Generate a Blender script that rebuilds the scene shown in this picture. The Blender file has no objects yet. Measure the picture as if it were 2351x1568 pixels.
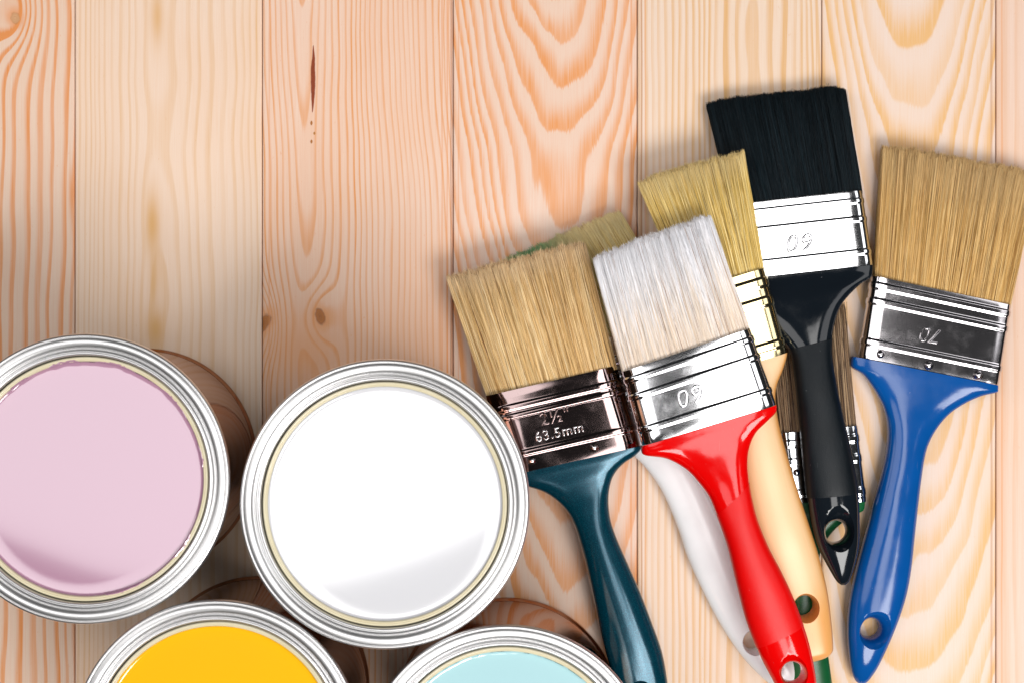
import bpy, bmesh, math, random
import numpy as np
from mathutils import Vector, Matrix

SC = bpy.context.scene
COL = SC.collection
rng = np.random.default_rng(7)
random.seed(7)

# ------------------------------------------------------------------ camera
CAM_H = 0.80                      # metres above the table
PX_M = 4721.6                     # photo pixels (2351 wide) per metre on the table
CX, CY = 1175.5, 784.0
cam_d = bpy.data.cameras.new('camera')
cam_d.sensor_width = 36.0
cam_d.lens = 36.0 * CAM_H / (2351.0 / PX_M)
cam_d.clip_start = 0.02
cam_d.clip_end = 20.0
cam_d.dof.use_dof = True
cam_d.dof.focus_distance = 0.755
cam_d.dof.aperture_fstop = 16.0
cam = bpy.data.objects.new('camera', cam_d)
COL.objects.link(cam)
cam.location = (0, 0, CAM_H)
cam.rotation_euler = (0, 0, 0)
SC.camera = cam

# ------------------------------------------------------------------ world + lamps
wd = bpy.data.worlds.new('World')
SC.world = wd
wd.use_nodes = True
bg = wd.node_tree.nodes['Background']
bg.inputs['Color'].default_value = (0.92, 0.97, 1.0, 1)
bg.inputs['Strength'].default_value = 0.022


def area(name, loc, target, sx, sy, watts, col=(1, 1, 1), shape='RECTANGLE', turn=0.0):
    d = bpy.data.lights.new(name, 'AREA')
    d.shape = shape
    d.size, d.size_y = sx, sy
    d.energy = watts
    d.color = col
    o = bpy.data.objects.new(name, d)
    COL.objects.link(o)
    o.location = loc
    if target is not None:
        v = Vector(target) - Vector(loc)
        o.rotation_euler = v.to_track_quat('-Z', 'Y').to_euler()
    else:
        o.rotation_euler = (0, 0, math.radians(turn))
    return o


area('softbox_lamp', (0.29, -0.10, 1.05), None, 0.20, 0.90, 3.0, (1.0, 0.985, 0.97))
area('overhead_lamp', (-0.30, 0.032, 1.05), None, 0.78, 0.55, 2.8, (1.0, 0.985, 0.98), 'ELLIPSE', -8)
area('window_lamp', (0.50, -0.74, 1.32), (0.0, 0, 0), 0.95, 0.50, 18.0, (1.0, 0.985, 0.965))
area('side_lamp', (-1.2, 0.45, 1.1), (0, 0, 0), 0.8, 0.7, 4.0, (1.0, 0.985, 0.97))
area('added_fill_lamp', (1.25, 0.45, 1.45), (0.1, 0, 0), 0.8, 1.0, 5.0, (0.99, 0.99, 1.0))  # added fill high on the right, makes up diffuse light; no known source

SC.view_settings.view_transform = 'Standard'
SC.view_settings.look = 'None'
SC.view_settings.exposure = 0.0
SC.view_settings.gamma = 1.0
try:
    SC.cycles.max_bounces = 8
    SC.cycles.diffuse_bounces = 4
    SC.cycles.glossy_bounces = 5
    SC.cycles.caustics_reflective = False
    SC.cycles.sample_clamp_indirect = 6.0
except Exception:
    pass


# ------------------------------------------------------------------ helpers
def W(px, py, zmm=0.0):
    """surveyed point: photo position at a known height above the table (mm) -> metres"""
    z = zmm * 0.001
    k = (CAM_H - z) / CAM_H / PX_M
    return Vector(((px - CX) * k, (CY - py) * k, z))


def link(name, me, parent=None, mat=None):
    o = bpy.data.objects.new(name, me)
    COL.objects.link(o)
    if parent is not None:
        o.parent = parent
    if mat is not None:
        me.materials.clear()
        me.materials.append(mat)
    return o


def empty(name, loc, label, cat, group=None):
    o = bpy.data.objects.new(name, None)
    COL.objects.link(o)
    o.location = loc
    o.empty_display_size = 0.02
    o['label'] = label
    o['category'] = cat
    if group:
        o['group'] = group
    return o


def child(name, me, parent, mat, label=None):
    """mesh is in world coordinates; shift to the parent's frame"""
    me.transform(Matrix.Translation(-parent.location))
    o = link(name, me, parent, mat)
    if label:
        o['label'] = label
    return o


def smooth(me, ang=40):
    me.polygons.foreach_set('use_smooth', np.ones(len(me.polygons), dtype=bool))
    me.set_sharp_from_angle(angle=math.radians(ang))
    me.update()
    return me


def grid_mesh(name, rows, closed=True, cap0=True, cap1=True):
    """rows: list of equal-length rings (Vectors)"""
    n = len(rows[0])
    vs = [v for r in rows for v in r]
    fs = []
    for i in range(len(rows) - 1):
        for j in range(n if closed else n - 1):
            a, b = i * n + j, i * n + (j + 1) % n
            fs.append((a, b, b + n, a + n))
    if cap0:
        c = len(vs)
        vs.append(sum(rows[0], Vector()) / n)
        fs += [(c, (j + 1) % n, j) for j in range(n)]
    if cap1:
        c = len(vs)
        vs.append(sum(rows[-1], Vector()) / n)
        o = (len(rows) - 1) * n
        fs += [(c, o + j, o + (j + 1) % n) for j in range(n)]
    me = bpy.data.meshes.new(name)
    me.from_pydata([tuple(v) for v in vs], [], fs)
    bm = bmesh.new()
    bm.from_mesh(me)
    bmesh.ops.recalc_face_normals(bm, faces=bm.faces)
    bm.to_mesh(me)
    bm.free()
    return me


# ------------------------------------------------------------------ node helper
class E:
    """tiny expression builder for shader math"""
    nt = None

    def __init__(s, sock):
        s.s = sock

    @staticmethod
    def _in(node, i, v):
        if isinstance(v, E):
            E.nt.links.new(v.s, node.inputs[i])
        else:
            node.inputs[i].default_value = v

    @staticmethod
    def m(op, a, b=0.0, c=0.0, clamp=False):
        n = E.nt.nodes.new('ShaderNodeMath')
        n.operation = op
        n.use_clamp = clamp
        for i, v in enumerate((a, b, c)):
            E._in(n, i, v)
        return E(n.outputs[0])

    def __add__(s, o): return E.m('ADD', s, o)
    def __radd__(s, o): return E.m('ADD', o, s)
    def __sub__(s, o): return E.m('SUBTRACT', s, o)
    def __rsub__(s, o): return E.m('SUBTRACT', o, s)
    def __mul__(s, o): return E.m('MULTIPLY', s, o)
    def __rmul__(s, o): return E.m('MULTIPLY', o, s)
    def __truediv__(s, o): return E.m('DIVIDE', s, o)
    def sqrt(s): return E.m('SQRT', s)
    def fract(s): return E.m('FRACT', s)
    def floor(s): return E.m('FLOOR', s)
    def pow(s, p): return E.m('POWER', s, p)
    def abs(s): return E.m('ABSOLUTE', s)
    def exp(s): return E.m('EXPONENT', s)
    def sin(s): return E.m('SINE', s)
    def clamp(s): return E.m('ADD', s, 0.0, clamp=True)


def smoothstep(a, b, x):
    n = E.nt.nodes.new('ShaderNodeMapRange')
    n.interpolation_type = 'SMOOTHSTEP'
    E._in(n, 0, x)
    E._in(n, 1, a)
    E._in(n, 2, b)
    return E(n.outputs[0])


def vec(x, y, z=0.0):
    n = E.nt.nodes.new('ShaderNodeCombineXYZ')
    for i, v in enumerate((x, y, z)):
        E._in(n, i, v)
    return E(n.outputs[0])


def noise(v, scale=1.0, detail=2.0, rough=0.5):
    n = E.nt.nodes.new('ShaderNodeTexNoise')
    E._in(n, 'Vector', v)
    n.inputs['Scale'].default_value = scale
    n.inputs['Detail'].default_value = detail
    n.inputs['Roughness'].default_value = rough
    return E(n.outputs[0])


def mixc(f, a, b):
    n = E.nt.nodes.new('ShaderNodeMix')
    n.data_type = 'RGBA'
    E._in(n, 0, f)
    for i, v in ((6, a), (7, b)):
        if isinstance(v, E):
            E.nt.links.new(v.s, n.inputs[i])
        else:
            n.inputs[i].default_value = (v[0], v[1], v[2], 1)
    return E(n.outputs[2])


def new_mat(name):
    m = bpy.data.materials.new(name)
    m.use_nodes = True
    E.nt = m.node_tree
    return m, m.node_tree.nodes['Principled BSDF']


def put(bsdf, key, v):
    if isinstance(v, E):
        E.nt.links.new(v.s, bsdf.inputs[key])
    else:
        bsdf.inputs[key].default_value = v


def bump(bsdf, h, strength, dist):
    n = E.nt.nodes.new('ShaderNodeBump')
    n.inputs['Strength'].default_value = strength
    n.inputs['Distance'].default_value = dist
    E._in(n, 'Height', h)
    E.nt.links.new(n.outputs[0], bsdf.inputs['Normal'])


def objco():
    n = E.nt.nodes.new('ShaderNodeTexCoord')
    return E(n.outputs['Object'])


def xyz(v):
    n = E.nt.nodes.new('ShaderNodeSeparateXYZ')
    E._in(n, 0, v)
    return E(n.outputs[0]), E(n.outputs[1]), E(n.outputs[2])


def plastic(name, col, rough=0.2, coat=0.0, spec=0.5, grain=0.0, metallic=0.0, mottling=0.06, sss=0.0):
    m, b = new_mat(name)
    co = objco()
    n = noise(co, 60.0, 3.0)
    c2 = tuple(max(0, c * (1 - mottling * 3)) for c in col)
    pc = mixc(smoothstep(0.3, 0.7, n), c2, col)
    dust = smoothstep(0.765, 0.79, noise(co, 900.0, 2.0, 0.6))
    scr = smoothstep(0.70, 0.74, noise(vec(*[k * q for k, q in zip(xyz(co), (900.0, 90.0, 300.0))]), 1.0, 3.0, 0.7))
    pc = mixc((dust * 0.35 + scr * 0.05).clamp(), pc, (0.62, 0.62, 0.64))
    put(b, 'Base Color', pc)
    sm = noise(co, 140.0, 4.0, 0.6)
    put(b, 'Roughness', rough + (sm - 0.5) * 0.12 + scr * 0.12)
    b.inputs['Specular IOR Level'].default_value = spec
    b.inputs['Metallic'].default_value = metallic
    b.inputs['Coat Weight'].default_value = coat
    b.inputs['Coat Roughness'].default_value = 0.05
    if sss:
        b.inputs['Subsurface Weight'].default_value = sss
        b.inputs['Subsurface Radius'].default_value = (0.004, 0.003, 0.002)
        b.inputs['Subsurface Scale'].default_value = 1.0
    if grain:
        bump(b, noise(co, 2600.0, 2.0), grain, 0.0002)
    else:
        bump(b, noise(co, 90.0, 2.0), 0.08, 0.0008)
    return m


def chrome(name, col, rough=0.07, dents=0.03):
    m, b = new_mat(name)
    co = objco()
    sm = noise(co, 70.0, 5.0, 0.65)
    speck = noise(co, 900.0, 3.0, 0.7)
    put(b, 'Base Color', mixc(smoothstep(0.62, 0.75, speck), col, tuple(c * 0.8 for c in col)))
    b.inputs['Metallic'].default_value = 1.0
    put(b, 'Roughness', rough + smoothstep(0.45, 0.8, sm) * 0.07)
    bump(b, noise(co, 30.0, 1.0), dents, 0.002)
    return m


def tin_ring():
    m, b = new_mat('ring_tin')
    co = objco()
    x, y, z = xyz(co)
    r = (x * x + y * y).sqrt()
    a = E.m('ARCTAN2', y, x)
    lines = noise(vec(r * 2600.0, a * 0.15, 0.0), 1.0, 2.0)
    speck = noise(co, 1500.0, 3.0, 0.75)
    patch = noise(co, 28.0, 2.0)
    sp = smoothstep(0.55, 0.75, speck) * smoothstep(0.5, 0.66, patch)
    c = mixc(lines, (0.68, 0.675, 0.675), (0.84, 0.835, 0.835))
    put(b, 'Base Color', mixc(sp * 0.75, c, (0.33, 0.33, 0.34)))
    b.inputs['Metallic'].default_value = 1.0
    put(b, 'Roughness', 0.34 + lines * 0.10)
    bump(b, lines, 0.10, 0.0003)
    return m


def paint_mat(name, col):
    m, b = new_mat(name)
    co = objco()
    n = noise(co, 12.0, 2.0)
    put(b, 'Base Color', mixc(n, tuple(c * 0.97 for c in col), col))
    b.inputs['Roughness'].default_value = 0.08
    b.inputs['Specular IOR Level'].default_value = 0.95
    b.inputs['Coat Weight'].default_value = 0.9
    b.inputs['Coat Roughness'].default_value = 0.06
    b.inputs['Coat IOR'].default_value = 1.7
    bump(b, noise(co, 14.0, 1.0), 0.03, 0.004)
    return m


# ------------------------------------------------------------------ wood
def wood(name, P):
    """sawn pine: the face cuts through growth rings r(u,v); everything in mm on the table"""
    m, b = new_mat(name)
    geo = objco()
    x, y, z = xyz(geo)
    u = x * 1000.0
    v = y * 1000.0
    warp = noise(vec(u * 0.012 + P['seed'], v * 0.007, P['seed']), 1.0, 2.0) - 0.5
    warp2 = noise(vec(u * 0.06, v * 0.016 + P['seed'], 3.3), 1.0, 1.0) - 0.5
    streak = noise(vec(u * 1.5, v * 0.035, P['seed']), 1.0, 2.0) - 0.5
    fine = noise(vec(u * 7.0, v * 0.06, P['seed'] + 5), 1.0, 2.0, 0.6)
    du = u - (P['uc'] + v * P.get('lean', 0.0)) + warp * P.get('wander', 14.0)
    if P.get('left', 1.0) != 1.0:
        neg = E.m('LESS_THAN', du, 0.0)
        du = du * (1.0 + neg * (P['left'] - 1.0))
    d = P['d0'] - v * P['k'] + warp2 * P.get('wave', 3.0) + (noise(vec(v * P.get('wf', 0.012), P['seed'], 1.0), 1.0, 1.0) - 0.5) * P.get('dwave', 6.0)
    r = (du * du + d * d).sqrt() + warp * P.get('warp', 3.0) + warp2 * 1.5 + streak * P.get('jag', 0.5)
    for (ku, kv, amp, wu, wv) in P.get('swirl', []):
        q = (u - ku) * (1.0 / wu)
        w = (v - kv) * (1.0 / wv)
        r = r + (0.0 - (q * q + w * w)).exp() * amp
    # ring-to-ring variation of width
    r = r + (noise(vec(r * 0.06, P['seed'], 0.0), 1.0, 1.0) - 0.5) * P['s'] * 2.6
    ph = r / P['s']
    f = ph.fract()
    ring = ph.floor()
    rv = noise(vec(ring * 7.31, P['seed'], 9.0), 1.0, 0.0)
    late = smoothstep(P.get('e0', 0.30), P.get('e1', 0.86), f) * (1.0 - smoothstep(0.90, 1.0, f))
    late = late * (0.15 + rv * 1.5) * (0.75 + streak * 0.9)
    blot = noise(vec(u * 0.02, v * 0.009, P['seed'] + 2), 1.0, 2.0)
    late = (late * (0.55 + blot * 0.9) * P.get('amt', 1.0)).clamp()
    base = mixc(smoothstep(0.3, 0.75, blot), P['pale'], P['pale2'])
    base = mixc(smoothstep(0.35, 0.8, fine) * 0.16, base, P['line'])
    fib = noise(vec(u * 2.6, v * 0.022, P['seed'] + 8), 1.0, 3.0, 0.7)
    base = mixc(smoothstep(0.48, 0.72, fib) * 0.14, base, P['line'])
    base = mixc(smoothstep(0.52, 0.3, fib) * 0.25, base, (0.86, 0.72, 0.62))
    fleck = noise(vec(u * 0.9, v * 0.30, P['seed'] + 11), 1.0, 2.0, 0.6)
    base = mixc(smoothstep(0.70, 0.76, fleck) * 0.30, base, P['line'])
    for (ku, kv, wu, wv, a) in P.get('resin', []):
        q = (u - ku) * (1.0 / wu)
        w = (v - kv) * (1.0 / wv)
        base = mixc((0.0 - (q * q + w * w)).exp() * a, base, P['line'])
    c = mixc(late, base, P['line'])
    # knots: dark eye with a ring of its own
    for (ku, kv, wu, wv, rot, col, col2) in P.get('knots', []):
        cs, sn = math.cos(rot), math.sin(rot)
        q = ((u - ku) * cs + (v - kv) * sn) * (1.0 / wu)
        w = ((v - kv) * cs - (u - ku) * sn) * (1.0 / wv)
        e = (q * q + w * w).sqrt() + (noise(vec(u * 0.5, v * 0.5, 1.0), 1.0, 3.0) - 0.5) * 0.5
        inner = noise(vec(e * 6.0, P['seed'], 0.0), 1.0, 1.0)
        kc = mixc(smoothstep(0.35, 0.7, inner) * 0.6, col, col2)
        kc = mixc(smoothstep(0.78, 1.0, e) * 0.8, kc, col2)
        c = mixc((1.0 - smoothstep(1.0, 2.6, e)) * 0.55, c, P['line'])
        c = mixc((1.0 - smoothstep(0.75, 1.25, e)) * 0.9, c, kc)
    # resin slits: long, thin, tapering
    for (ku, kv, half, wid, col) in P.get('slits', []):
        t = (v - kv) * (1.0 / half)
        prof = (1.0 - (t * t)).clamp().pow(1.2) * wid
        wob = (noise(vec(v * 0.12, 2.0, ku), 1.0, 3.0) - 0.5) * 2.0
        e = (u - ku - v * 0.012 + wob * 0.5).abs()
        c = mixc((1.0 - smoothstep(prof * 0.7, prof + 0.25, e)) * smoothstep(0.02, 0.1, prof), c, mixc(noise(vec(u * 2.0, v * 0.8, 0.0), 1.0, 2.0), col, tuple(k * 0.5 for k in col)))
    for (eu, wid, amt, col) in P.get('edges', []):
        e = (u - eu + (noise(vec(v * 0.02, eu, 0.0), 1.0, 2.0) - 0.5) * 0.8).abs()
        c = mixc((1.0 - smoothstep(wid * 0.3, wid, e)) * amt * (0.5 + blot * 0.8), c, col)
    put(b, 'Base Color', c)
    put(b, 'Roughness', 0.40 + fine * 0.12 - late * 0.06)
    b.inputs['Specular IOR Level'].default_value = 0.26
    bump(b, late * 0.6 + fine * 0.4, 0.16, 0.0004)
    return m


PALE = (0.850, 0.632, 0.494)
PALE2 = (0.840, 0.583, 0.424)
ORNG = (0.77, 0.285, 0.085)
AMBR = (0.74, 0.42, 0.17)
BR = (0.34, 0.060, 0.016)
KN = ((0.46, 0.15, 0.022), (0.17, 0.035, 0.006))
planks = [
    (-330, -212.7, dict(seed=1.7, uc=-330, d0=30, k=0.05, s=5.2, wander=10, warp=5, jag=0.25, amt=1.2, e0=0.42, e1=0.75, pale=PALE, pale2=(0.810, 0.593, 0.455), line=ORNG,
                        swirl=[(-240, 162, -16, 12, 22)], knots=[(-241.5, 157, 2.2, 2.8, 0.2, (0.66, 0.38, 0.20), (0.50, 0.22, 0.08))],
                        resin=[(-214, 72, 1.6, 12, 0.8), (-243, 160, 8, 8, 0.35)])),
    (-212.7, -121.5, dict(seed=4.1, uc=-173, d0=16, k=-0.012, s=4.1, left=1.5, wander=5, warp=2, dwave=7, wf=0.014, wave=1.5, jag=0.25, amt=0.55, e0=0.45, e1=0.8,
                          pale=(0.880, 0.672, 0.533), pale2=(0.870, 0.623, 0.464), line=AMBR,
                          resin=[(-175, 57, 3.4, 15, 1.0), (-172.5, 158, 3.0, 14, 0.8), (-174.5, 30, 1.8, 15, 0.7), (-173.5, 6, 4.2, 9, 1.0)])),
    (-121.5, -28.7, dict(seed=8.3, uc=-99, d0=11, k=0.035, s=2.75, left=1.2, wander=9, lean=-0.03, warp=3, dwave=3, jag=0.25, amt=0.85, e0=0.5, e1=0.85,
                         pale=(0.850, 0.613, 0.484), pale2=(0.840, 0.563, 0.414), line=(0.76, 0.31, 0.10),
                         swirl=[(-93, 12, 9, 9, 16), (-121, 9, 9, 9, 18)], resin=[(-100, -4, 24, 22, 0.6), (-50, -12, 30, 34, 0.28), (-96.5, 100, 5, 50, 0.10)],
                         knots=[(-93.3, 12, 2.2, 3.9, 0.25, *KN), (-121, 8.5, 2.6, 5.0, -0.6, *KN)],
                         slits=[(-98.3, 127.5, 17.0, 1.15, BR), (-98.8, 106, 1.2, 0.5, (0.55, 0.2, 0.04)), (-97.4, 101, 0.8, 0.45, (0.6, 0.25, 0.05)), (-98.6, 97, 1.0, 0.5, (0.55, 0.2, 0.04))],
                         edges=[(-31.5, 0.5, 0.6, ORNG), (-34.0, 0.6, 0.5, ORNG), (-29.6, 0.5, 0.7, (0.4, 0.12, 0.03)), (-118, 0.6, 0.4, ORNG)])),
    (-28.7, 60.9, dict(seed=2.9, uc=28, d0=70, k=0.105, s=2.75, lean=-0.03, wander=9, warp=2.5, wave=2.5, dwave=5, jag=0.75, amt=1.15, e0=0.2, e1=0.85,
                       pale=(0.830, 0.623, 0.513), pale2=(0.820, 0.593, 0.464), line=(0.80, 0.33, 0.115),
                       edges=[(-26, 0.5, 0.5, ORNG), (58.0, 0.7, 0.6, ORNG)])),
    (60.9, 150.7, dict(seed=6.6, uc=118, d0=12, k=0.004, s=3.0, wander=7, warp=2, dwave=4, jag=0.2, amt=0.85, e0=0.3, e1=0.75, pale=(0.830, 0.662, 0.553), pale2=(0.830, 0.642, 0.503), line=AMBR,
                       edges=[(63, 0.6, 0.75, (0.5, 0.2, 0.06)), (64.8, 0.5, 0.5, ORNG), (148, 0.5, 0.5, AMBR)])),
    (150.7, 235.4, dict(seed=11.2, uc=195, d0=58, k=0.13, s=3.4, wander=8, warp=2.5, wave=2, dwave=5, jag=0.7, amt=1.2, e0=0.15, pale=(0.830, 0.662, 0.573), pale2=(0.830, 0.642, 0.523), line=(0.80, 0.47, 0.20),
                        edges=[(233.2, 0.8, 0.5, (0.5, 0.22, 0.08))])),
    (235.4, 330, dict(seed=14.4, uc=330, d0=20, k=0.02, s=6.5, wander=6, warp=2, jag=0.2, amt=0.5, pale=(0.830, 0.613, 0.503), pale2=(0.820, 0.583, 0.445), line=(0.72, 0.36, 0.15),
                      edges=[(238.2, 0.6, 0.5, ORNG)])),
]


def plank_mesh(x0, x1, y0, y1, top, bot, bev):
    rows = []
    prof = [(x0, bot), (x0, top - bev), (x0 + bev * 0.35, top - bev * 0.3), (x0 + bev * 1.2, top), (x1 - bev * 1.2, top), (x1 - bev * 0.35, top - bev * 0.3), (x1, top - bev), (x1, bot)]
    for yy in (y0, y1):
        rows.append([Vector((px * 0.001, yy * 0.001, pz * 0.001)) for px, pz in prof])
    return grid_mesh('plank', rows)


under, ub = new_mat('underlay')
put(ub, 'Base Color', mixc(noise(objco(), 40.0, 3.0), (0.05, 0.022, 0.01), (0.10, 0.045, 0.02)))
ub.inputs['Roughness'].default_value = 0.8
tb = bmesh.new()
bmesh.ops.create_cube(tb, size=1.0)
for vv in tb.verts:
    vv.co = Vector((vv.co.x * 0.66, vv.co.y * 0.84, vv.co.z * 0.010 - 0.0192))
tm = bpy.data.meshes.new('wooden_tabletop')
tb.to_mesh(tm)
tb.free()
table = link('wooden_tabletop', tm, None, under)
table['kind'] = 'structure'
table['label'] = 'pale pine tabletop of upright planks under the cans and brushes'
for i, (a, c, P) in enumerate(planks):
    dz = [0.0, -0.15, 0.05, -0.05, 0.0, -0.1, 0.03][i]
    pm = plank_mesh(a + 0.20, c - 0.16, -420, 420, dz, -14.0, 0.75)
    link('plank', pm, table, wood('pine_grain_%d' % i, P))

# ------------------------------------------------------------------ paint cans
RING = tin_ring()
BODY = chrome('can_tin', (0.42, 0.215, 0.13), 0.08, 0.03)
LACQ, lb = new_mat('ring_lacquer')
put(lb, 'Base Color', mixc(noise(objco(), 90.0, 3.0), (0.64, 0.56, 0.36), (0.74, 0.68, 0.50)))
lb.inputs['Roughness'].default_value = 0.28
lb.inputs['Coat Weight'].default_value = 0.4


def lathe(name, prof, c, seg=160, cap1=False, jitter=None):
    rows = []
    for k, (r, z) in enumerate(prof):
        row = []
        for j in range(seg):
            a = 2 * math.pi * j / seg
            rr = r + (jitter(k, a) if jitter else 0.0)
            row.append(Vector((c[0] + rr * 0.001 * math.cos(a), c[1] + rr * 0.001 * math.sin(a), z * 0.001)))
        rows.append(row)
    me = grid_mesh(name, rows, True, False, cap1)
    return smooth(me, 50)


RIM_TOP = 118.0
RING_PROF = [(52.9, -9.5), (53.6, -7.0), (56.5, -5.6), (59.3, -4.4), (60.2, -3.3), (60.35, -2.3), (60.15, -1.3), (59.7, -0.7), (59.2, -0.45), (58.95, -0.55), (58.75, -0.75),
             (58.5, -0.5), (58.0, -0.2), (57.2, 0.0), (56.4, -0.05), (55.6, -0.3), (55.0, -0.75), (54.6, -1.25), (54.4, -1.3), (54.2, -1.05), (53.8, -0.8), (53.4, -0.95), (53.1, -1.4), (52.95, -1.45),
             (52.8, -1.2), (52.4, -0.95), (51.9, -1.05), (51.6, -1.5), (51.4, -2.3), (51.28, -4.5), (51.25, -6.5)]
LACQ_PROF = [(51.2, -6.5), (51.15, -4.2), (50.95, -3.2), (50.55, -2.65), (50.1, -2.6), (49.8, -2.85), (49.65, -2.95), (49.45, -2.8), (49.15, -2.9), (48.95, -3.3), (48.8, -4.2), (48.7, -6.0), (48.7, -12.0)]


def smears(root, c, mat, amount):
    """dried paint left on the inner lip: broken ribbons of uneven width and thickness"""
    bm = bmesh.new()
    a = rng.uniform(0, 0.4)
    while a < 2 * math.pi - 0.1:
        ln = rng.uniform(0.03, 0.38)
        if rng.random() < 0.35 + 0.4 * amount:
            n = max(4, int(ln / 0.02))
            inner, mid, outer = [], [], []
            w0 = rng.uniform(0.25, 1.5) * amount
            for k in range(n + 1):
                t = k / n
                e = math.sin(math.pi * t) ** 0.5
                w = max(0.03, w0 * e * rng.uniform(0.5, 1.2))
                aa = a + ln * t
                for lst, r, z in ((inner, 48.62, -4.0), (mid, 48.75 + w * 0.5, -2.78 + 0.12 * e), (outer, 48.9 + w, -2.86)):
                    lst.append(bm.verts.new((c[0] + r * 0.001 * math.cos(aa), c[1] + r * 0.001 * math.sin(aa), (RIM_TOP + z) * 0.001)))
            for k in range(n):
                bm.faces.new((inner[k], mid[k], mid[k + 1], inner[k + 1]))
                bm.faces.new((mid[k], outer[k], outer[k + 1], mid[k + 1]))
        a += ln + rng.uniform(0.03, 0.5)
    bmesh.ops.recalc_face_normals(bm, faces=bm.faces)
    me = bpy.data.meshes.new('paint_smear')
    bm.to_mesh(me)
    bm.free()
    child('paint_smear', smooth(me, 60), root, mat)['kind'] = 'stuff'


def paint_can(px, py, mat, label, level=-4.8, smear=0.0, drips=0):
    c = W(px, py, RIM_TOP)
    root = empty('paint_can', (c.x, c.y, 0.0), label, 'paint can', 'open paint cans standing together')
    T = RIM_TOP
    body = [(50.0, 1.0), (53.0, 0.4), (53.7, 1.2), (53.8, 2.4), (53.4, 3.6), (52.7, 4.2), (52.5, 5.0), (52.5, T - 9.3)]
    child('body', lathe('body', body, c), root, BODY)
    bot = lathe('base', [(50.5, 2.4), (49.0, 3.2)], c, 96, True)
    child('base', bot, root, BODY)
    child('rim', lathe('rim', [(r, T + z) for r, z in RING_PROF], c, 200), root, RING)
    child('inner_lip', lathe('inner_lip', [(r, T + z) for r, z in LACQ_PROF], c, 200), root, LACQ)
    lv = T + level
    ph = rng.uniform(0, 6.28, 12)

    def jit(k, a):
        if k > 2 or smear == 0.0:
            return 0.0
        q = sum(math.sin(a * f + p) for f, p in zip((5, 11, 17, 29, 43, 61), ph)) / 3.0
        gate = max(0.0, math.sin(a + ph[6])) ** 2
        return smear * gate * max(-0.2, q)
    pp = [(48.78, lv + 0.75), (48.6, lv + 0.5), (48.3, lv + 0.22), (47.6, lv + 0.06), (46.4, lv + 0.01), (43.0, lv), (30.0, lv), (14.0, lv), (3.0, lv)]
    if smear > 0.1:
        smears(root, c, mat, smear)
    child('paint', lathe('paint', pp, c, 200, True, jit), root, mat)
    return root


paint_can(192.9, 1100.2, paint_mat('pink_paint', (0.46, 0.255, 0.355)), 'open tin paint can filled with pale pink paint', smear=0.8)
paint_can(882.4, 1157.9, paint_mat('white_paint', (0.70, 0.70, 0.73)), 'open tin paint can filled with white paint, between pink can and teal brush')
paint_can(495.3, 1710.5, paint_mat('yellow_paint', (0.96, 0.51, 0.008)), 'open tin paint can filled with bright yellow paint', smear=0.2)
paint_can(1162.6, 1768.4, paint_mat('pale_blue_paint', (0.46, 0.72, 0.76)), 'open tin paint can filled with pale aqua blue paint', smear=0.6)


# ------------------------------------------------------------------ brushes
def catmull(P, n):
    P = np.array(P, float)
    m = len(P)
    out = []
    for i in range(m - 1):
        p0 = P[max(i - 1, 0)]
        p1, p2 = P[i], P[i + 1]
        p3 = P[min(i + 2, m - 1)]
        for k in range(n):
            t = k / n
            out.append(0.5 * ((2 * p1) + (-p0 + p2) * t + (2 * p0 - 5 * p1 + 4 * p2 - p3) * t * t + (-p0 + 3 * p1 - 3 * p2 + p3) * t ** 3))
    out.append(P[-1])
    return np.array(out)


def spow(c, p):
    return math.copysign(abs(c) ** p, c)


def section(L, R, z, th, nx, seg, grow=0.0):
    a, b = W(L[0], L[1], z), W(R[0], R[1], z)
    mid = (a + b) / 2
    h = (b - a) / 2
    hl = h.length
    h = h * ((hl + grow * 0.001) / hl)
    up = Vector((0, 0, (th / 2 + grow) * 0.001))
    row = []
    for j in range(seg):
        t = 2 * math.pi * j / seg
        row.append(mid + h * spow(math.cos(t), 2.0 / nx) + up * spow(math.sin(t), 2.0 / nx))
    return row


def loft(name, secs, n=6, seg=56, grow=0.0, t0=None, t1=None):
    """secs rows: Lx, Ly, Rx, Ry, z, thickness, exponent (z, thickness in mm)"""
    S = catmull(secs, n)
    if t0 is not None:
        S = S[int(t0 * n):int(t1 * n) + 1]
    rows = [section(s[0:2], s[2:4], s[4], max(s[5], 0.6), s[6], seg, grow) for s in S]
    if t0 is not None and grow:
        # rolled ends of a sleeve
        r0 = [section(s[0:2], s[2:4], s[4], s[5], s[6], seg, -0.25) for s in (S[0], S[-1])]
        rows = [r0[0]] + rows + [r0[1]]
    return grid_mesh(name, rows)


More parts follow.
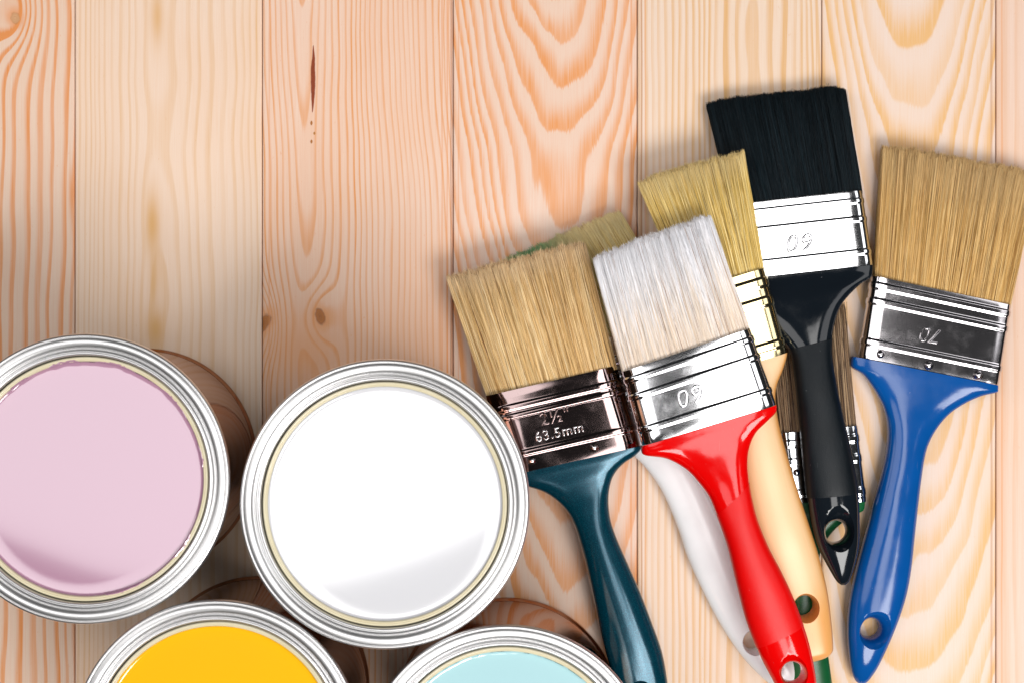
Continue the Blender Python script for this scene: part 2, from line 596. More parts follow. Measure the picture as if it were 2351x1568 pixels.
def cutter_mesh(px, py, z, r, fr, top, ang=0.0, fc=None):
    """hole with a dished mouth: r, fr=(rx,ry) in photo px; z centre height, top = top surface height"""
    rows = []
    fc = fc or (px, py)
    k = 1.0 / PX_M * (CAM_H - z * 0.001) / CAM_H
    levels = [(-30, 0), (z - 3.0, 0), (z - 1.5, 0.02), (z, 0.08), (z + (top - z) * 0.35, 0.25), (z + (top - z) * 0.6, 0.5), (z + (top - z) * 0.8, 0.78), (top - 0.15, 1.0), (top + 0.6, 1.35), (top + 12, 2.0)]
    for zz, t in levels:
        x = px + (fc[0] - px) * min(t, 1)
        y = py + (fc[1] - py) * min(t, 1)
        c = W(x, y, z)
        rx = (r + (fr[0] - r) * t) * k
        ry = (r + (fr[1] - r) * t) * k
        row = []
        for j in range(56):
            a = 2 * math.pi * j / 56
            dx, dy = rx * math.cos(a), ry * math.sin(a)
            row.append(Vector((c.x + dx * math.cos(ang) - dy * math.sin(ang), c.y + dx * math.sin(ang) + dy * math.cos(ang), zz * 0.001)))
        rows.append(row)
    return grid_mesh('cutter', rows)


def drill(me, cut):
    o = bpy.data.objects.new('tmp_a', me)
    c = bpy.data.objects.new('tmp_b', cut)
    COL.objects.link(o)
    COL.objects.link(c)
    md = o.modifiers.new('b', 'BOOLEAN')
    md.operation = 'DIFFERENCE'
    md.solver = 'EXACT'
    md.object = c
    bpy.context.view_layer.update()
    dg = bpy.context.evaluated_depsgraph_get()
    out = bpy.data.meshes.new_from_object(o.evaluated_get(dg))
    out.name = me.name
    bpy.data.objects.remove(o)
    bpy.data.objects.remove(c)
    return out


def ferrule_mesh(mL, mR, bL, bR, zm, zb, th, bands, crown=0.35, corner=4.0, ridge=0.45, thb=None, tilt=0.0):
    """rounded-rectangle sleeve; bands = list of (centre, half-width, sign) along mouth->handle"""
    ts = sorted(set(np.round(np.concatenate([np.linspace(0, 1, 24)] + [np.linspace(c - h * 1.5, c + h * 1.5, 13) for c, h, s in bands]), 4)))
    ts = [t for t in ts if 0 <= t <= 1]
    rows = []
    thb = thb or th
    first = True
    for t in ts:
        L = np.array(mL) * (1 - t) + np.array(bL) * t
        R = np.array(mR) * (1 - t) + np.array(bR) * t
        z = zm * (1 - t) + zb * t
        g = 0.0
        for c, h, s in bands:
            q = abs(t - c) / h
            if q < 1.5:
                g += s * ridge * (1 if q < 0.6 else max(0.0, 0.5 + 0.5 * math.cos(math.pi * min(1, (q - 0.6) / 0.7))))
        if t < 0.012 or t > 0.988:
            g -= 0.15
        a, b = W(L[0], L[1], z), W(R[0], R[1], z)
        mid = (a + b) / 2
        hx = (b - a) / 2
        hw = hx.length * 1000
        ex = hx.normalized()
        T = (th * (1 - t) + thb * t) / 2
        cr = corner
        cv = T * 0.94
        pts = []
        nflat, ncor = 14, 8
        # top from +x to -x, corners, bottom
        for qd in range(4):
            cx = (hw - cr) * (1 if qd in (0, 3) else -1)
            cz = (T - cv) * (1 if qd in (0, 1) else -1)
            a0 = qd * math.pi / 2
            for k in range(ncor + 1):
                aa = a0 + math.pi / 2 * k / ncor
                pts.append((cx + (cr + g) * math.cos(aa), cz + (cv + g) * math.sin(aa)))
            if qd in (0, 2):
                x0, z0 = pts[-1]
                x1 = -x0
                for k in range(1, nflat):
                    xx = x0 + (x1 - x0) * k / nflat
                    pts.append((xx, z0))
            else:
                pass
        row = []
        for xx, zz in pts:
            cz = crown * (1 - (xx / hw) ** 2) * (1 if zz > 0 else -1) if abs(zz) > T * 0.5 else 0.0
            row.append(mid + ex * (xx * 0.001) + Vector((0, 0, (zz + cz - tilt * xx / hw) * 0.001)))
        rows.append(row)
    # turn the mouth edge inwards
    def shrink(row, k):
        m = sum(row, Vector()) / len(row)
        return [Vector((m.x + (v.x - m.x) * (1 - k * 0.06), m.y + (v.y - m.y) * (1 - k * 0.06), m.z + (v.z - m.z) * (1 - k * 0.25))) for v in row]
    rows = [shrink(rows[0], 1.0)] + rows + [shrink(rows[-1], 0.6)]
    return smooth(grid_mesh('ferrule', rows), 60)


def smooth1d(n, amp):
    k = rng.normal(0, 1, n)
    xs = np.linspace(0, 1, n)
    return lambda u: np.interp(u, xs, k) * amp


def bristles_mesh(rL, rR, tL, tR, z0, z1, th0, th1, n, rad=(0.13, 0.24), clump=(1.3, 0.55), jit=0.45, endvar=0.018, bow=0.0, strays=0.0, round_end=0.0, segs=5, curl=0.0):
    """many tapered three-sided hairs from ferrule mouth to tip, plus a dense core"""
    u = rng.uniform(0.0, 1.0, n)
    w = rng.uniform(-1, 1, n)
    w = np.where(rng.random(n) < 0.45, np.abs(w) ** 0.6, w)      # more of them on the upper side, where they lie open
    edge = np.sqrt(np.clip(1 - 0.75 * np.abs(2 * u - 1) ** 6, 0.1, 1))
    w = w * edge
    c1, c2, c3 = smooth1d(14, clump[0]), smooth1d(60, clump[1]), smooth1d(190, clump[1] * 0.5)
    wl = (w * 3.1 + 3.1)
    shift = c1(np.clip(u + w * 0.02, 0, 1)) + c2(np.clip((u + w * 0.05) % 1, 0, 1)) + c3((u + w * 0.21) % 1)
    lift = smooth1d(40, 0.5)((u + w * 0.1) % 1)
    edgefade = np.clip(np.minimum(u, 1 - u) * 9, 0.15, 1)
    shift = shift * edgefade + rng.normal(0, jit, n) * (0.35 + 0.65 * edgefade) * np.where(rng.random(n) < 0.15, 2.4, 1.0)
    shift = np.where(((u > 0.88) & (shift > 0)) | ((u < 0.12) & (shift < 0)), shift * 0.3, shift)
    st = rng.random(n) < strays
    shift = shift + st * rng.normal(0, 3.2, n) * np.clip(np.minimum(u, 1 - u) * 6, 0, 1)
    ln = 1 + rng.normal(0, endvar, n) + smooth1d(30, endvar * 0.6)(u) - (1 - edge) * 0.05 - np.abs(w) ** 3 * 0.035
    ln = ln - round_end * np.clip(np.abs(2 * u - 1) - 0.86, 0, 1) * 2.2
    short = rng.random(n) < 0.10
    ln = np.where(short, ln * rng.uniform(0.82, 0.99, n), ln)
    rLa, rRa, tLa, tRa = [np.array(W(p[0], p[1], zz)) * 1000 for p, zz in ((rL, z0), (rR, z0), (tL, z1), (tR, z1))]
    root = rLa + (rRa - rLa) * u[:, None]
    tip = tLa + (tRa - tLa) * u[:, None]
    ax = (tLa + tRa - rLa - rRa)
    ax = ax / np.linalg.norm(ax)
    ex = tRa - tLa
    ex = ex / np.linalg.norm(ex)
    root[:, 2] += w * th0 / 2
    tip[:, 2] += w * th1 / 2 + lift
    tip = tip + ex * shift[:, None]
    T = np.linspace(-0.03, 1, segs + 1)
    r = rng.uniform(rad[0], rad[1], n)
    ph = rng.uniform(0, 6.28, n)
    wv = rng.normal(0, 0.22, n)
    fat = rng.random(n) < 0.06
    r = np.where(fat, r * 1.5, r)
    crl = rng.normal(0, 1, n) * curl
    V = np.zeros((n, segs + 1, 3, 3))
    tt = np.zeros((n, segs + 1, 3))
    nz = np.array([0, 0, 1.0])
    for k, t in enumerate(T):
        tk = t * ln
        # splay grows with length: sides bend outwards
        e = tk + bow * np.sin(np.clip(tk, 0, 1) * math.pi)
        p = root + (tip - root) * np.clip(e, -0.05, 1.2)[:, None]
        # fix: length follows tk even where bow is used
        p = p + ax * ((tk - e) * np.linalg.norm(tip - root, axis=1))[:, None]
        p = p + ex * (wv * np.sin(tk * 4.0 + ph) + crl * np.clip(tk - 0.85, 0, 1) * 6.0)[:, None]
        taper = 1.0 - 0.55 * max(0.0, t) ** 2
        for q in range(3):
            a = ph + q * 2 * math.pi / 3
            V[:, k, q, :] = p + (ex[None, :] * np.cos(a)[:, None] + nz[None, :] * np.sin(a)[:, None]) * (r * taper)[:, None]
        tt[:, k, :] = np.clip(t, 0, 1)
    verts = V.reshape(-1, 3) * 0.001
    tint = np.repeat(np.clip(rng.normal(0.52, 0.29, n), 0, 1), (segs + 1) * 3)
    along = tt.reshape(-1)
    base = (np.arange(n) * (segs + 1) * 3)[:, None, None]
    k = np.arange(segs)[None, :, None] * 3
    q = np.arange(3)[None, None, :]
    q2 = (q + 1) % 3
    F = np.stack([base + k + q, base + k + q2, base + k + 3 + q2, base + k + 3 + q], -1).reshape(-1, 4)
    # core
    cu, cl = 24, 10
    core, ct = [], []
    for i in range(cl + 1):
        t = -0.03 + (0.90 + 0.03) * i / cl
        for side in (1, -1):
            for j in range(cu + 1):
                uu = 0.035 + 0.93 * j / cu
                p = (rLa + (rRa - rLa) * uu) * (1 - t) + (tLa + (tRa - tLa) * uu) * t
                thk = (th0 * (1 - t) + th1 * t) / 2 * 0.62 * math.sqrt(max(0.05, 1 - 0.8 * abs(2 * uu - 1) ** 6)) * (1 if t < 0.6 else max(0.12, 1 - ((t - 0.6) / 0.33) ** 2 * 0.8))
                core.append((p[0], p[1], p[2] + side * thk))
                ct.append(max(t, 0))
    core = np.array(core) * 0.001
    o = len(verts)
    m = cu + 1
    CF = []
    for i in range(cl):
        for s in (0, 1):
            for j in range(cu):
                a = o + i * 2 * m + s * m + j
                CF.append((a, a + 1, a + 2 * m + 1, a + 2 * m))
        for j in (0, cu):
            a = o + i * 2 * m + j
            CF.append((a, a + m, a + 3 * m, a + 2 * m))
    for j in range(cu):
        a = o + cl * 2 * m + j
        CF.append((a, a + 1, a + m + 1, a + m))
    F = np.concatenate([F, np.array(CF)])
    verts = np.concatenate([verts, core])
    tint = np.concatenate([tint, np.full(len(core), 0.25)])
    along = np.concatenate([along, np.array(ct)])
    me = bpy.data.meshes.new('bristles')
    me.vertices.add(len(verts))
    me.vertices.foreach_set('co', verts.ravel())
    me.loops.add(F.size)
    me.loops.foreach_set('vertex_index', F.ravel().astype(np.int32))
    me.polygons.add(len(F))
    me.polygons.foreach_set('loop_start', (np.arange(len(F)) * 4).astype(np.int32))
    me.update(calc_edges=True)
    me.polygons.foreach_set('use_smooth', np.ones(len(F), dtype=bool))
    me.attributes.new('tint', 'FLOAT', 'POINT').data.foreach_set('value', tint.astype(np.float32))
    me.attributes.new('along', 'FLOAT', 'POINT').data.foreach_set('value', along.astype(np.float32))
    me.update()
    return me


def attr(name):
    n = E.nt.nodes.new('ShaderNodeAttribute')
    n.attribute_name = name
    return E(n.outputs['Fac'])


def hair_mat(name, dark, mid, light, tipcol=None, tip0=0.7, tipamt=0.5, rough=0.45, spec=0.4, rootcol=None, extra=None, odd=None):
    m, b = new_mat(name)
    t = attr('tint')
    al = attr('along')
    c = mixc(smoothstep(0.12, 0.5, t), dark, mid)
    c = mixc(smoothstep(0.5, 0.9, t), c, light)
    if rootcol:
        c = mixc((1.0 - smoothstep(0.05, 0.75, al + (t - 0.5) * 0.7)) * 0.85, c, rootcol)
    if tipcol:
        c = mixc(smoothstep(tip0, 1.0, al) * tipamt, c, tipcol)
    if odd:
        c = mixc(smoothstep(0.012, 0.0, t) * 0.85, c, odd)
    if extra:
        c = extra(c, al, t)
    put(b, 'Base Color', c)
    b.inputs['Roughness'].default_value = rough
    b.inputs['Specular IOR Level'].default_value = spec
    return m


SHAFT = 'paintbrushes laid on the planks'


def brush(origin, label):
    return empty('paintbrush', W(origin[0], origin[1], 0), label, 'paintbrush', SHAFT)


def rivet(root, px, py, z, mat, r=2.0):
    rows = []
    c = W(px, py, z)
    for k, (rr, zz) in enumerate([(1.25, -0.3), (1.2, 0.0), (1.0, 0.12), (0.95, 0.35), (0.8, 0.75), (0.5, 1.0), (0.2, 1.1)]):
        rows.append([Vector((c.x + rr * r * 0.0008 * math.cos(a), c.y + rr * r * 0.0008 * math.sin(a), c.z + zz * r * 0.0006)) for a in np.linspace(0, 2 * math.pi, 20, endpoint=False)])
    child('rivet', smooth(grid_mesh('rivet', rows), 60), root, mat)


def emboss(root, body, px, py, z, size_px, ang, mat, shear=0.0, name='embossed_number', depth=0.34, spacing=1.0, thin=0.0, bev=0.27, roll=0.0):
    cu = bpy.data.curves.new('t', 'FONT')
    cu.body = body
    cu.size = size_px / PX_M
    cu.align_x = 'CENTER'
    cu.align_y = 'CENTER'
    cu.extrude = depth * 0.0005
    cu.bevel_depth = bev * 0.001
    cu.bevel_resolution = 3
    cu.offset = -thin * 0.001
    cu.shear = shear
    cu.space_character = spacing
    to = bpy.data.objects.new('tmp_t', cu)
    COL.objects.link(to)
    bpy.context.view_layer.update()
    me = bpy.data.meshes.new_from_object(to.evaluated_get(bpy.context.evaluated_depsgraph_get()))
    bpy.data.objects.remove(to)
    me.name = name
    me.transform(Matrix.Translation(W(px, py, z)) @ Matrix.Rotation(ang, 4, 'Z') @ Matrix.Rotation(roll, 4, 'Y'))
    smooth(me, 45)
    return child(name, me, root, mat)


CHROME = chrome('ferrule_chrome', (0.80, 0.80, 0.82), 0.09, 0.03)
NICKEL = chrome('ferrule_nickel', (0.62, 0.59, 0.61), 0.10, 0.03)
GUNMETAL = chrome('ferrule_dark_nickel', (0.32, 0.24, 0.235), 0.055, 0.03)
STAMP = chrome('stamped_metal', (0.62, 0.62, 0.64), 0.26, 0.02)
BRASS = chrome('ferrule_brass', (0.78, 0.66, 0.38), 0.14, 0.03)
STEEL = chrome('ferrule_steel', (0.74, 0.76, 0.80), 0.07, 0.03)

# --- green handled brush underneath everything (only glimpsed)
b7 = brush((1885, 1060), 'green handled brush with brown bristles lying under the black handled brush')
child('ferrule', ferrule_mesh((1785, 993), (1968, 975), (1803, 1152), (1988, 1149), 6.5, 6.5, 11, [(0.16, 0.05, 1), (0.42, 0.05, 1), (0.86, 0.05, 1)], 0.2, 3.5, 0.35), b7, STEEL)
for rx, ry in ((1829, 1084), (1880, 1080)):
    rivet(b7, rx, ry, 12.1, STEEL, 1.8)
G = [(1800, 1150, 1985, 1149, 6.5, 10.5, 4), (1801, 1160, 1984, 1158, 6.5, 10.5, 4), (1804, 1174, 1980, 1171, 6.5, 10.5, 3.6), (1815, 1190, 1955, 1184, 6.5, 10, 3.2), (1822, 1215, 1918, 1212, 6.5, 10, 2.8), (1824, 1250, 1894, 1245, 6.5, 10, 2.5),
     (1818, 1300, 1878, 1295, 6.5, 10, 2.4), (1810, 1390, 1884, 1385, 6.5, 10.5, 2.4), (1804, 1470, 1895, 1465, 6.5, 11, 2.4), (1800, 1540, 1906, 1537, 6.5, 11, 2.4), (1802, 1600, 1912, 1595, 6.5, 11, 2.4), (1815, 1655, 1905, 1650, 6.5, 10, 2.3), (1835, 1690, 1885, 1688, 6.5, 7, 2.2), (1852, 1700, 1868, 1700, 6.5, 2, 2)]
child('handle', smooth(loft('handle', G), 45), b7, plastic('green_plastic', (0.006, 0.105, 0.03), 0.28))
m7 = bristles_mesh((1790, 990), (1963, 974), (1765, 712), (1938, 700), 6.5, 5.0, 8.5, 7.0, 4680, (0.120, 0.207), (0.83, 0.33), 0.7, 0.021, strays=0.05)
o7 = child('bristles', m7, b7, hair_mat('brown_bristle', (0.035, 0.016, 0.008), (0.20, 0.11, 0.055), (0.55, 0.38, 0.22), rough=0.35))
o7['kind'] = 'stuff'

# --- white handled brush, bristles stained green, under teal and red brushes
b1 = brush((1480, 930), 'white handled brush with green stained bristle tips lying under the red handled brush')
child('ferrule', ferrule_mesh((1280, 828), (1554, 704), (1353, 987), (1627, 863), 7.5, 7.5, 12.5, [(0.3, 0.05, 1), (0.8, 0.05, 1)], 0.2, 4, 0.35), b1, STEEL)
H1 = [(1353, 987, 1627, 863, 7.5, 12, 4), (1362, 996, 1626, 872, 7.5, 12, 4), (1385, 1003, 1620, 890, 7.5, 12, 3.6), (1422, 1016, 1605, 930, 7.5, 12, 3.2), (1455, 1046, 1596, 978, 7.5, 12, 2.8), (1482, 1073, 1598, 1022, 7.5, 12, 2.5), (1519, 1126, 1612, 1082, 7.5, 12.5, 2.4),
      (1554, 1206, 1648, 1160, 7.5, 13, 2.4), (1578, 1278, 1684, 1228, 7.5, 13, 2.4), (1611, 1351, 1722, 1298, 7.5, 13, 2.4), (1651, 1428, 1760, 1374, 7.5, 13, 2.4), (1699, 1500, 1793, 1446, 7.5, 12.5, 2.4), (1744, 1549, 1822, 1505, 7.5, 11, 2.3), (1776, 1575, 1836, 1548, 7.5, 8, 2.2), (1802, 1584, 1834, 1574, 7.5, 3, 2)]
h1 = drill(loft('handle', H1), cutter_mesh(1729, 1470, 7.5, 22, (29, 31), 13.8))
child('handle', smooth(h1, 40), b1, plastic('white_plastic', (0.94, 0.94, 0.95), 0.18, mottling=0.02))


def green_stain(c, al, t):
    x, y, z = xyz(objco())
    p = W(1215, 575, 6)
    q = W(1480, 930, 0)
    dx = (x - (p.x - q.x)) * 75.0
    dy = (y - (p.y - q.y)) * 105.0
    g = (0.0 - (dx * dx + dy * dy)).exp()
    return mixc(g * (0.55 + t * 0.5), c, (0.10, 0.45, 0.20))


m1 = bristles_mesh((1284, 826), (1551, 706), (1135, 612), (1422, 484), 7.5, 6.0, 9.5, 9.0, 9360, (0.092, 0.180), (0.52, 0.20), 0.45, 0.015, strays=0.02)
o1 = child('bristles', m1, b1, hair_mat('olive_bristle', (0.55, 0.35, 0.09), (0.88, 0.68, 0.26), (0.98, 0.86, 0.50), (0.95, 0.80, 0.46), 0.75, 0.6, extra=green_stain))
o1['kind'] = 'stuff'

# --- black brush
b4 = brush((1865, 560), 'black paintbrush with black bristles and white shining ferrule')
child('ferrule', ferrule_mesh((1676, 473), (1978, 440), (1701, 642), (2003, 609), 11, 11.5, 13, [(0.13, 0.035, 1), (0.375, 0.035, 1), (0.815, 0.035, 1)], 0.03, 4.6, 0.4), b4, CHROME)
emboss(b4, '60', 1840, 556, 17.75, 56, math.radians(180 + 5), STAMP, 0.25, thin=0.46, bev=0.66, depth=0.1, spacing=1.15)
K = [(1701, 642, 2003, 609, 11.5, 12.5, 5), (1702, 656, 2003, 622, 12.0, 12.4, 4.6), (1706, 674, 1999, 637, 13.1, 12.0, 4.2), (1722, 706, 1972, 655, 14.6, 11.6, 3.8), (1748, 735, 1946, 681, 15.8, 11.4, 3.4), (1774, 758, 1928, 706, 16.7, 11.6, 3.0), (1797, 783, 1915, 745, 17.5, 12.3, 2.7),
     (1816, 812, 1909, 792, 18.2, 13.3, 2.4), (1823, 850, 1912, 838, 18.9, 14.4, 2.3), (1829, 904, 1922, 895, 20, 15, 2.3), (1837, 978, 1938, 968, 21, 15.5, 2.3), (1843, 1048, 1954, 1038, 22, 16, 2.3), (1850, 1115, 1966, 1102, 22.5, 16, 2.3), (1853, 1142, 1970, 1130, 22.5, 15.8, 2.3), (1857, 1170, 1972, 1157, 22.5, 15.4, 2.3),
     (1865, 1212, 1973, 1200, 22.5, 14.6, 2.3), (1877, 1252, 1972, 1245, 22.5, 13, 2.3), (1893, 1286, 1966, 1282, 22.5, 10.5, 2.2), (1912, 1320, 1956, 1316, 22.5, 7, 2.2), (1922, 1335, 1950, 1332, 22.5, 4.5, 2.1), (1931, 1342, 1942, 1341, 22.5, 1.5, 2)]
hk = drill(loft('handle', K), cutter_mesh(1921, 1221, 22.5, 25.5, (37, 51), 29.6, math.radians(4), (1922, 1216)))
BLACKGLOSS = plastic('black_gloss', (0.006, 0.009, 0.013), 0.09, mottling=0.0)
hk = child('handle', smooth(hk, 40), b4, BLACKGLOSS)
gk = loft('grip', K, 6, 56, 0.22, 6.75, 13.0)
gk = child('grip', smooth(gk, 50), b4, plastic('black_rubber', (0.004, 0.007, 0.010), 0.33, grain=0.5, mottling=0.05, spec=0.22), 'matt rubbery black grip sleeve')
m4 = bristles_mesh((1680, 472), (1975, 440), (1620, 236), (1937, 199), 11, 6.5, 10.5, 9.5, 11700, (0.101, 0.171), (0.52, 0.17), 0.55, 0.011, strays=0.012, round_end=0.05, curl=0.25, bow=0.10)
o4 = child('bristles', m4, b4, hair_mat('black_bristle', (0.0008, 0.003, 0.005), (0.0018, 0.006, 0.009), (0.006, 0.016, 0.022), rough=0.42, spec=0.22))
o4['kind'] = 'stuff'

# --- blue brush
b5 = brush((2140, 760), 'blue handled paintbrush with golden brown bristles at the right edge')
child('ferrule', ferrule_mesh((1998, 635), (2319, 703), (1970, 819), (2291, 883), 8, 8, 13.5, [(0.11, 0.04, 1), (0.30, 0.04, 1), (0.80, 0.04, 1)], 0.2, 3.2, 0.45, tilt=0.6), b5, NICKEL)
for rx, ry in ((2021, 813), (2132, 838), (2246, 861)):
    rivet(b5, rx, ry, 14.95, NICKEL, 2.4)
emboss(b5, '70', 2139, 769, 15.0, 47, math.radians(180 - 11), NICKEL, 0.2, thin=0.20)
BL = [(1955, 818, 2289, 884, 8, 12.5, 5), (1953, 829, 2289, 892, 8, 12.5, 4.6), (1956, 843, 2286, 900, 8, 12.4, 4.2), (1982, 861, 2250, 909, 8, 12.2, 3.8), (2003, 888, 2211, 927, 8, 12, 3.4), (2016, 910, 2177, 951, 8, 12, 3.0), (2028, 935, 2150, 983, 8.2, 12, 2.8), (2037, 975, 2131, 1018, 8.4, 12.5, 2.6),
      (2036, 1022, 2121, 1055, 8.6, 13, 2.5), (2025, 1080, 2113, 1110, 8.8, 13.5, 2.4), (2010, 1135, 2107, 1160, 9, 14.5, 2.4), (1993, 1200, 2099, 1232, 9, 15, 2.4), (1975, 1265, 2092, 1300, 9, 15, 2.4), (1960, 1325, 2082, 1358, 9, 15, 2.4), (1949, 1385, 2066, 1412, 9, 14.5, 2.4), (1945, 1445, 2044, 1468, 8.6, 13.5, 2.4),
      (1949, 1505, 2018, 1524, 8, 11, 2.3), (1955, 1540, 2003, 1549, 7, 8, 2.2), (1963, 1560, 1990, 1565, 6, 5, 2.1), (1970, 1567, 1980, 1569, 5.5, 2, 2)]
hb = drill(loft('handle', BL), cutter_mesh(1999, 1442, 8.6, 23, (38, 42), 15.2, math.radians(-12), (2005, 1446)))
child('handle', smooth(hb, 40), b5, plastic('blue_plastic', (0.002, 0.082, 0.33), 0.14, mottling=0.03))
m5 = bristles_mesh((2006, 636), (2315, 702), (2024, 334), (2382, 402), 8, 8, 11, 10.5, 13500, (0.092, 0.153), (0.36, 0.20), 0.45, 0.013, strays=0.02)
o5 = child('bristles', m5, b5, hair_mat('golden_brown_bristle', (0.40, 0.20, 0.045), (0.70, 0.42, 0.13), (0.92, 0.66, 0.30), (0.82, 0.60, 0.32), 0.5, 0.45, odd=(0.20, 0.08, 0.02)))
o5['kind'] = 'stuff'

# --- wooden handled brush
b2 = brush((1700, 740), 'wooden handled paintbrush with yellowish bristles and brassy gold ferrule')
child('ferrule', ferrule_mesh((1570, 672), (1754, 616), (1625, 862), (1806, 809), 21.5, 22, 12.5, [(0.15, 0.055, 1), (0.37, 0.055, 1), (0.87, 0.045, 1)], 0.3, 6.0, 0.55), b2, BRASS)
rivet(b2, 1742, 799, 27.2, BRASS, 2.0)
HW = [(1625, 862, 1806, 809, 22, 12, 4.5), (1630, 872, 1804, 822, 22, 12, 4.2), (1645, 888, 1797, 846, 22, 12, 3.6), (1672, 924, 1780, 898, 22, 12.5, 2.8), (1690, 985, 1786, 962, 21.5, 13, 2.5), (1700, 1060, 1803, 1030, 21.5, 13.5, 2.4), (1715, 1150, 1830, 1120, 21, 14, 2.3), (1735, 1235, 1856, 1200, 21, 14.5, 2.3),
      (1755, 1310, 1878, 1270, 20.5, 14.5, 2.3), (1775, 1390, 1898, 1350, 20.5, 14, 2.3), (1795, 1460, 1908, 1425, 20.5, 13.5, 2.4), (1812, 1500, 1912, 1480, 20.5, 13, 2.6), (1820, 1514, 1909, 1496, 20.5, 11.5, 2.6), (1832, 1521, 1897, 1507, 20.5, 8, 2.3), (1850, 1521, 1880, 1514, 20.5, 3, 2)]
hw = drill(loft('handle', HW), cutter_mesh(1846, 1391, 20.5, 25, (31, 33), 27.2))
WH, wb = new_mat('lacquered_beech')
co = objco()
x, y, z = xyz(co)
al = (y * 0.96 - x * 0.28) * 1000.0
ac = (x * 0.96 + y * 0.28) * 1000.0
g1 = noise(vec(ac * 0.9, al * 0.03, z * 500.0), 1.0, 3.0)
g2 = noise(vec(ac * 3.0, al * 0.25, z * 900.0), 1.0, 2.0)
wc = mixc(g1, (0.84, 0.60, 0.36), (0.88, 0.68, 0.46))
wc = mixc(smoothstep(0.62, 0.75, g2) * 0.35, wc, (0.50, 0.24, 0.08))
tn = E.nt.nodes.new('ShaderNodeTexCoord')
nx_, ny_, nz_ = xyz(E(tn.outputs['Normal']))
top_sheen = smoothstep(0.62, 0.97, nz_ + (g1 - 0.5) * 0.12) * smoothstep(-145.0, -118.0, al)  # pale sheen painted into upward faces; sides and end stay orange
wc = mixc(top_sheen * 0.9, mixc(0.7, wc, (0.80, 0.40, 0.11)), mixc(0.6, wc, (0.90, 0.76, 0.62)))
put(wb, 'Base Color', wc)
wb.inputs['Roughness'].default_value = 0.36
wb.inputs['Coat Weight'].default_value = 1.0
wb.inputs['Coat Roughness'].default_value = 0.34
wb.inputs['Coat Tint'].default_value = (1.0, 0.84, 0.62, 1)
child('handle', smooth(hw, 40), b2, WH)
m2 = bristles_mesh((1573, 671), (1751, 617), (1462, 418), (1706, 347), 21.5, 21.5, 9.5, 9.5, 8280, (0.101, 0.180), (0.73, 0.33), 0.6, 0.013, strays=0.02)
o2 = child('bristles', m2, b2, hair_mat('yellow_bristle', (0.42, 0.25, 0.04), (0.80, 0.56, 0.15), (0.96, 0.80, 0.40), (0.90, 0.72, 0.38), 0.75, 0.5, odd=(0.16, 0.075, 0.012)))
o2['kind'] = 'stuff'

# --- teal brush
b3 = brush((1290, 960), 'dark teal handled paintbrush with tan bristles beside the white paint can')
child('ferrule', ferrule_mesh((1115, 908), (1416, 838), (1176, 1087), (1472, 1021), 20, 19.5, 14, [(0.20, 0.035, 1), (0.31, 0.03, 1), (0.77, 0.035, 1)], 0.06, 8.5, 0.4, tilt=1.0), b3, GUNMETAL)
for rx, ry in ((1221, 1057), (1364, 1027)):
    rivet(b3, rx, ry, 26.9 if rx < 1300 else 26.3, NICKEL, 2.2)
emboss(b3, '2½"', 1274, 957, 27.2, 40, math.radians(12.5), GUNMETAL, 0.0, 'embossed_size', roll=0.032, thin=0.20)
emboss(b3, '63.5mm', 1284, 992, 27.15, 31, math.radians(12.5), NICKEL, 0.0, 'embossed_size', roll=0.032, thin=0.14, spacing=1.12)
TL = [(1176, 1087, 1472, 1021, 19.5, 13, 5), (1180, 1098, 1470, 1032, 19.4, 13, 4.4), (1194, 1110, 1456, 1046, 19.2, 12.8, 4.0), (1244, 1126, 1435, 1060, 19, 12.5, 3.6), (1276, 1146, 1416, 1079, 18.7, 12.2, 3.2), (1302, 1173, 1403, 1104, 18.3, 12.2, 2.9), (1320, 1208, 1397, 1142, 18, 12.5, 2.6), (1332, 1247, 1401, 1188, 17.5, 13, 2.4),
      (1343, 1286, 1414, 1230, 17, 13.5, 2.3), (1356, 1343, 1439, 1288, 16, 14.5, 2.3), (1369, 1403, 1469, 1356, 15, 15, 2.3), (1380, 1455, 1495, 1424, 14, 15.5, 2.3), (1397, 1518, 1519, 1492, 13, 15.5, 2.3), (1415, 1572, 1531, 1554, 12, 15, 2.3), (1438, 1625, 1536, 1610, 11, 13, 2.3), (1462, 1660, 1530, 1652, 10, 9, 2.2), (1485, 1678, 1510, 1676, 10, 3, 2)]
ht = drill(loft('handle', TL), cutter_mesh(1470, 1592, 11.8, 22, (30, 34), 18.8, 0.2))
TM, tmb = new_mat('teal_pearl_lacquer')
fl = noise(objco(), 3000.0, 1.0)
put(tmb, 'Base Color', mixc(smoothstep(0.45, 0.75, fl), (0.0005, 0.036, 0.062), (0.004, 0.10, 0.145)))
tmb.inputs['Metallic'].default_value = 0.35
put(tmb, 'Roughness', 0.14 + noise(objco(), 200.0, 2.0) * 0.06)
tmb.inputs['Coat Weight'].default_value = 0.3
tmb.inputs['Specular IOR Level'].default_value = 0.3
tmb.inputs['Coat Roughness'].default_value = 0.12
child('handle', smooth(ht, 40), b3, TM)
m3 = bristles_mesh((1118, 907), (1413, 839), (1025, 640), (1343, 557), 20, 18, 11, 10.5, 11700, (0.092, 0.180), (0.78, 0.26), 0.6, 0.017, strays=0.03)
o3 = child('bristles', m3, b3, hair_mat('tan_bristle', (0.46, 0.24, 0.07), (0.80, 0.53, 0.22), (0.96, 0.76, 0.45), (0.92, 0.70, 0.45), 0.8, 0.5, odd=(0.16, 0.06, 0.018)))
o3['kind'] = 'stuff'

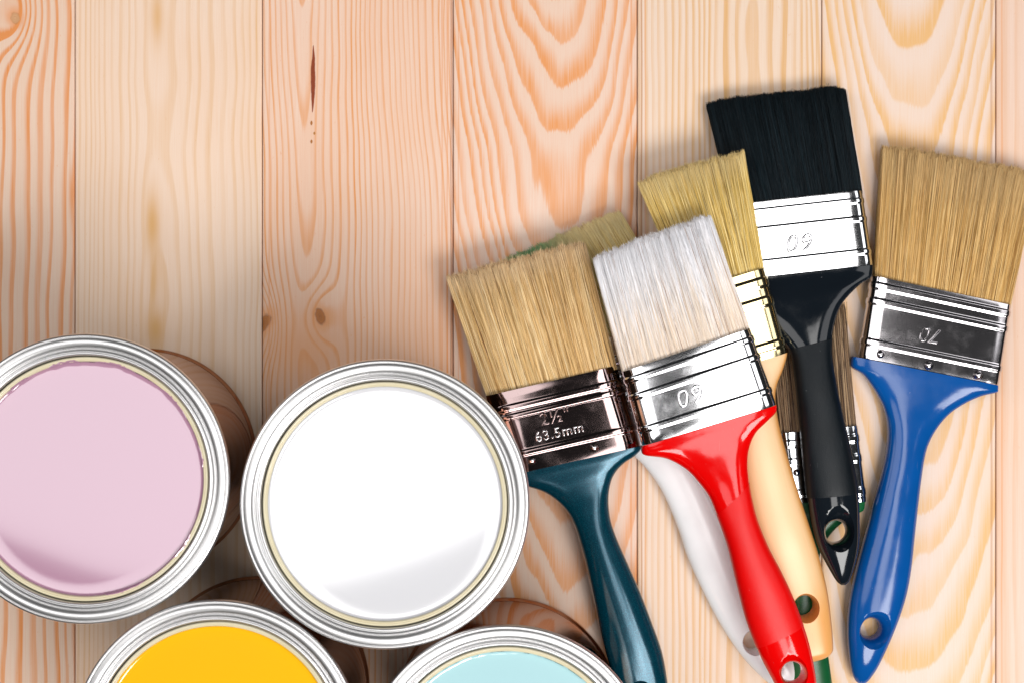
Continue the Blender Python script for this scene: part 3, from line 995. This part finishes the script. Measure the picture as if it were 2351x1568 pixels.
# --- red brush on top
b6 = brush((1605, 890), 'red handled paintbrush with white bristles lying on top of the others')
child('ferrule', ferrule_mesh((1427, 853), (1722, 753), (1473, 1021), (1781, 927), 34, 35, 13.5, [(0.13, 0.035, 1), (0.36, 0.035, 1), (0.80, 0.035, 1)], 0.45, 6.5, 0.45), b6, CHROME)
emboss(b6, '60', 1587, 905, 41.75, 54, math.radians(180 + 17), CHROME, 0.2, thin=0.30, bev=0.52, depth=0.1, spacing=1.15)
RD = [(1473, 1022, 1781, 928, 35, 13, 5), (1472, 1032, 1782, 937, 35, 13, 4.6), (1480, 1044, 1778, 948, 35, 13, 4.2), (1530, 1052, 1758, 968, 35, 12.6, 3.8), (1574, 1076, 1734, 993, 35, 12.2, 3.4), (1603, 1106, 1720, 1026, 35.2, 12.2, 3.0), (1627, 1139, 1716, 1062, 35.4, 12.5, 2.7), (1644, 1180, 1720, 1107, 35.7, 13, 2.4),
      (1659, 1220, 1727, 1148, 36, 13.5, 2.3), (1671, 1258, 1740, 1196, 36, 14, 2.3), (1683, 1307, 1764, 1255, 36, 14.5, 2.3), (1695, 1356, 1792, 1309, 36, 15, 2.3), (1712, 1420, 1817, 1362, 36, 15, 2.3), (1733, 1477, 1841, 1424, 36, 15, 2.3), (1752, 1520, 1857, 1474, 36, 14.5, 2.3), (1772, 1557, 1869, 1530, 36, 13.5, 2.3), (1788, 1588, 1874, 1570, 36, 12, 2.3), (1806, 1615, 1871, 1603, 36, 9.5, 2.2), (1825, 1634, 1862, 1627, 36, 6, 2.1), (1838, 1641, 1852, 1638, 36, 2, 2)]
hr = drill(loft('handle', RD), cutter_mesh(1819.5, 1543.5, 36, 24, (34, 40), 43.0, 0.3, (1817, 1538)))
child('handle', smooth(hr, 40), b6, plastic('red_gloss', (0.78, 0.001, 0.001), 0.10, mottling=0.02))
gr = loft('grip', RD, 6, 56, 0.10, 7.0, 13.33)
child('grip', smooth(gr, 50), b6, plastic('red_satin', (0.78, 0.001, 0.001), 0.34, grain=0.25, mottling=0.02, spec=0.35), 'satin red grip zone')
m6 = bristles_mesh((1430, 852), (1719, 754), (1360, 594), (1629, 494), 34, 33.5, 10.5, 10, 11700, (0.083, 0.162), (0.57, 0.26), 0.55, 0.014, strays=0.025)
o6 = child('bristles', m6, b6, hair_mat('white_bristle', (0.84, 0.70, 0.58), (0.93, 0.88, 0.86), (0.95, 0.93, 0.95), (0.94, 0.94, 0.98), 0.3, 0.85, rootcol=(0.92, 0.76, 0.60), odd=(0.34, 0.15, 0.06)))
o6['kind'] = 'stuff'
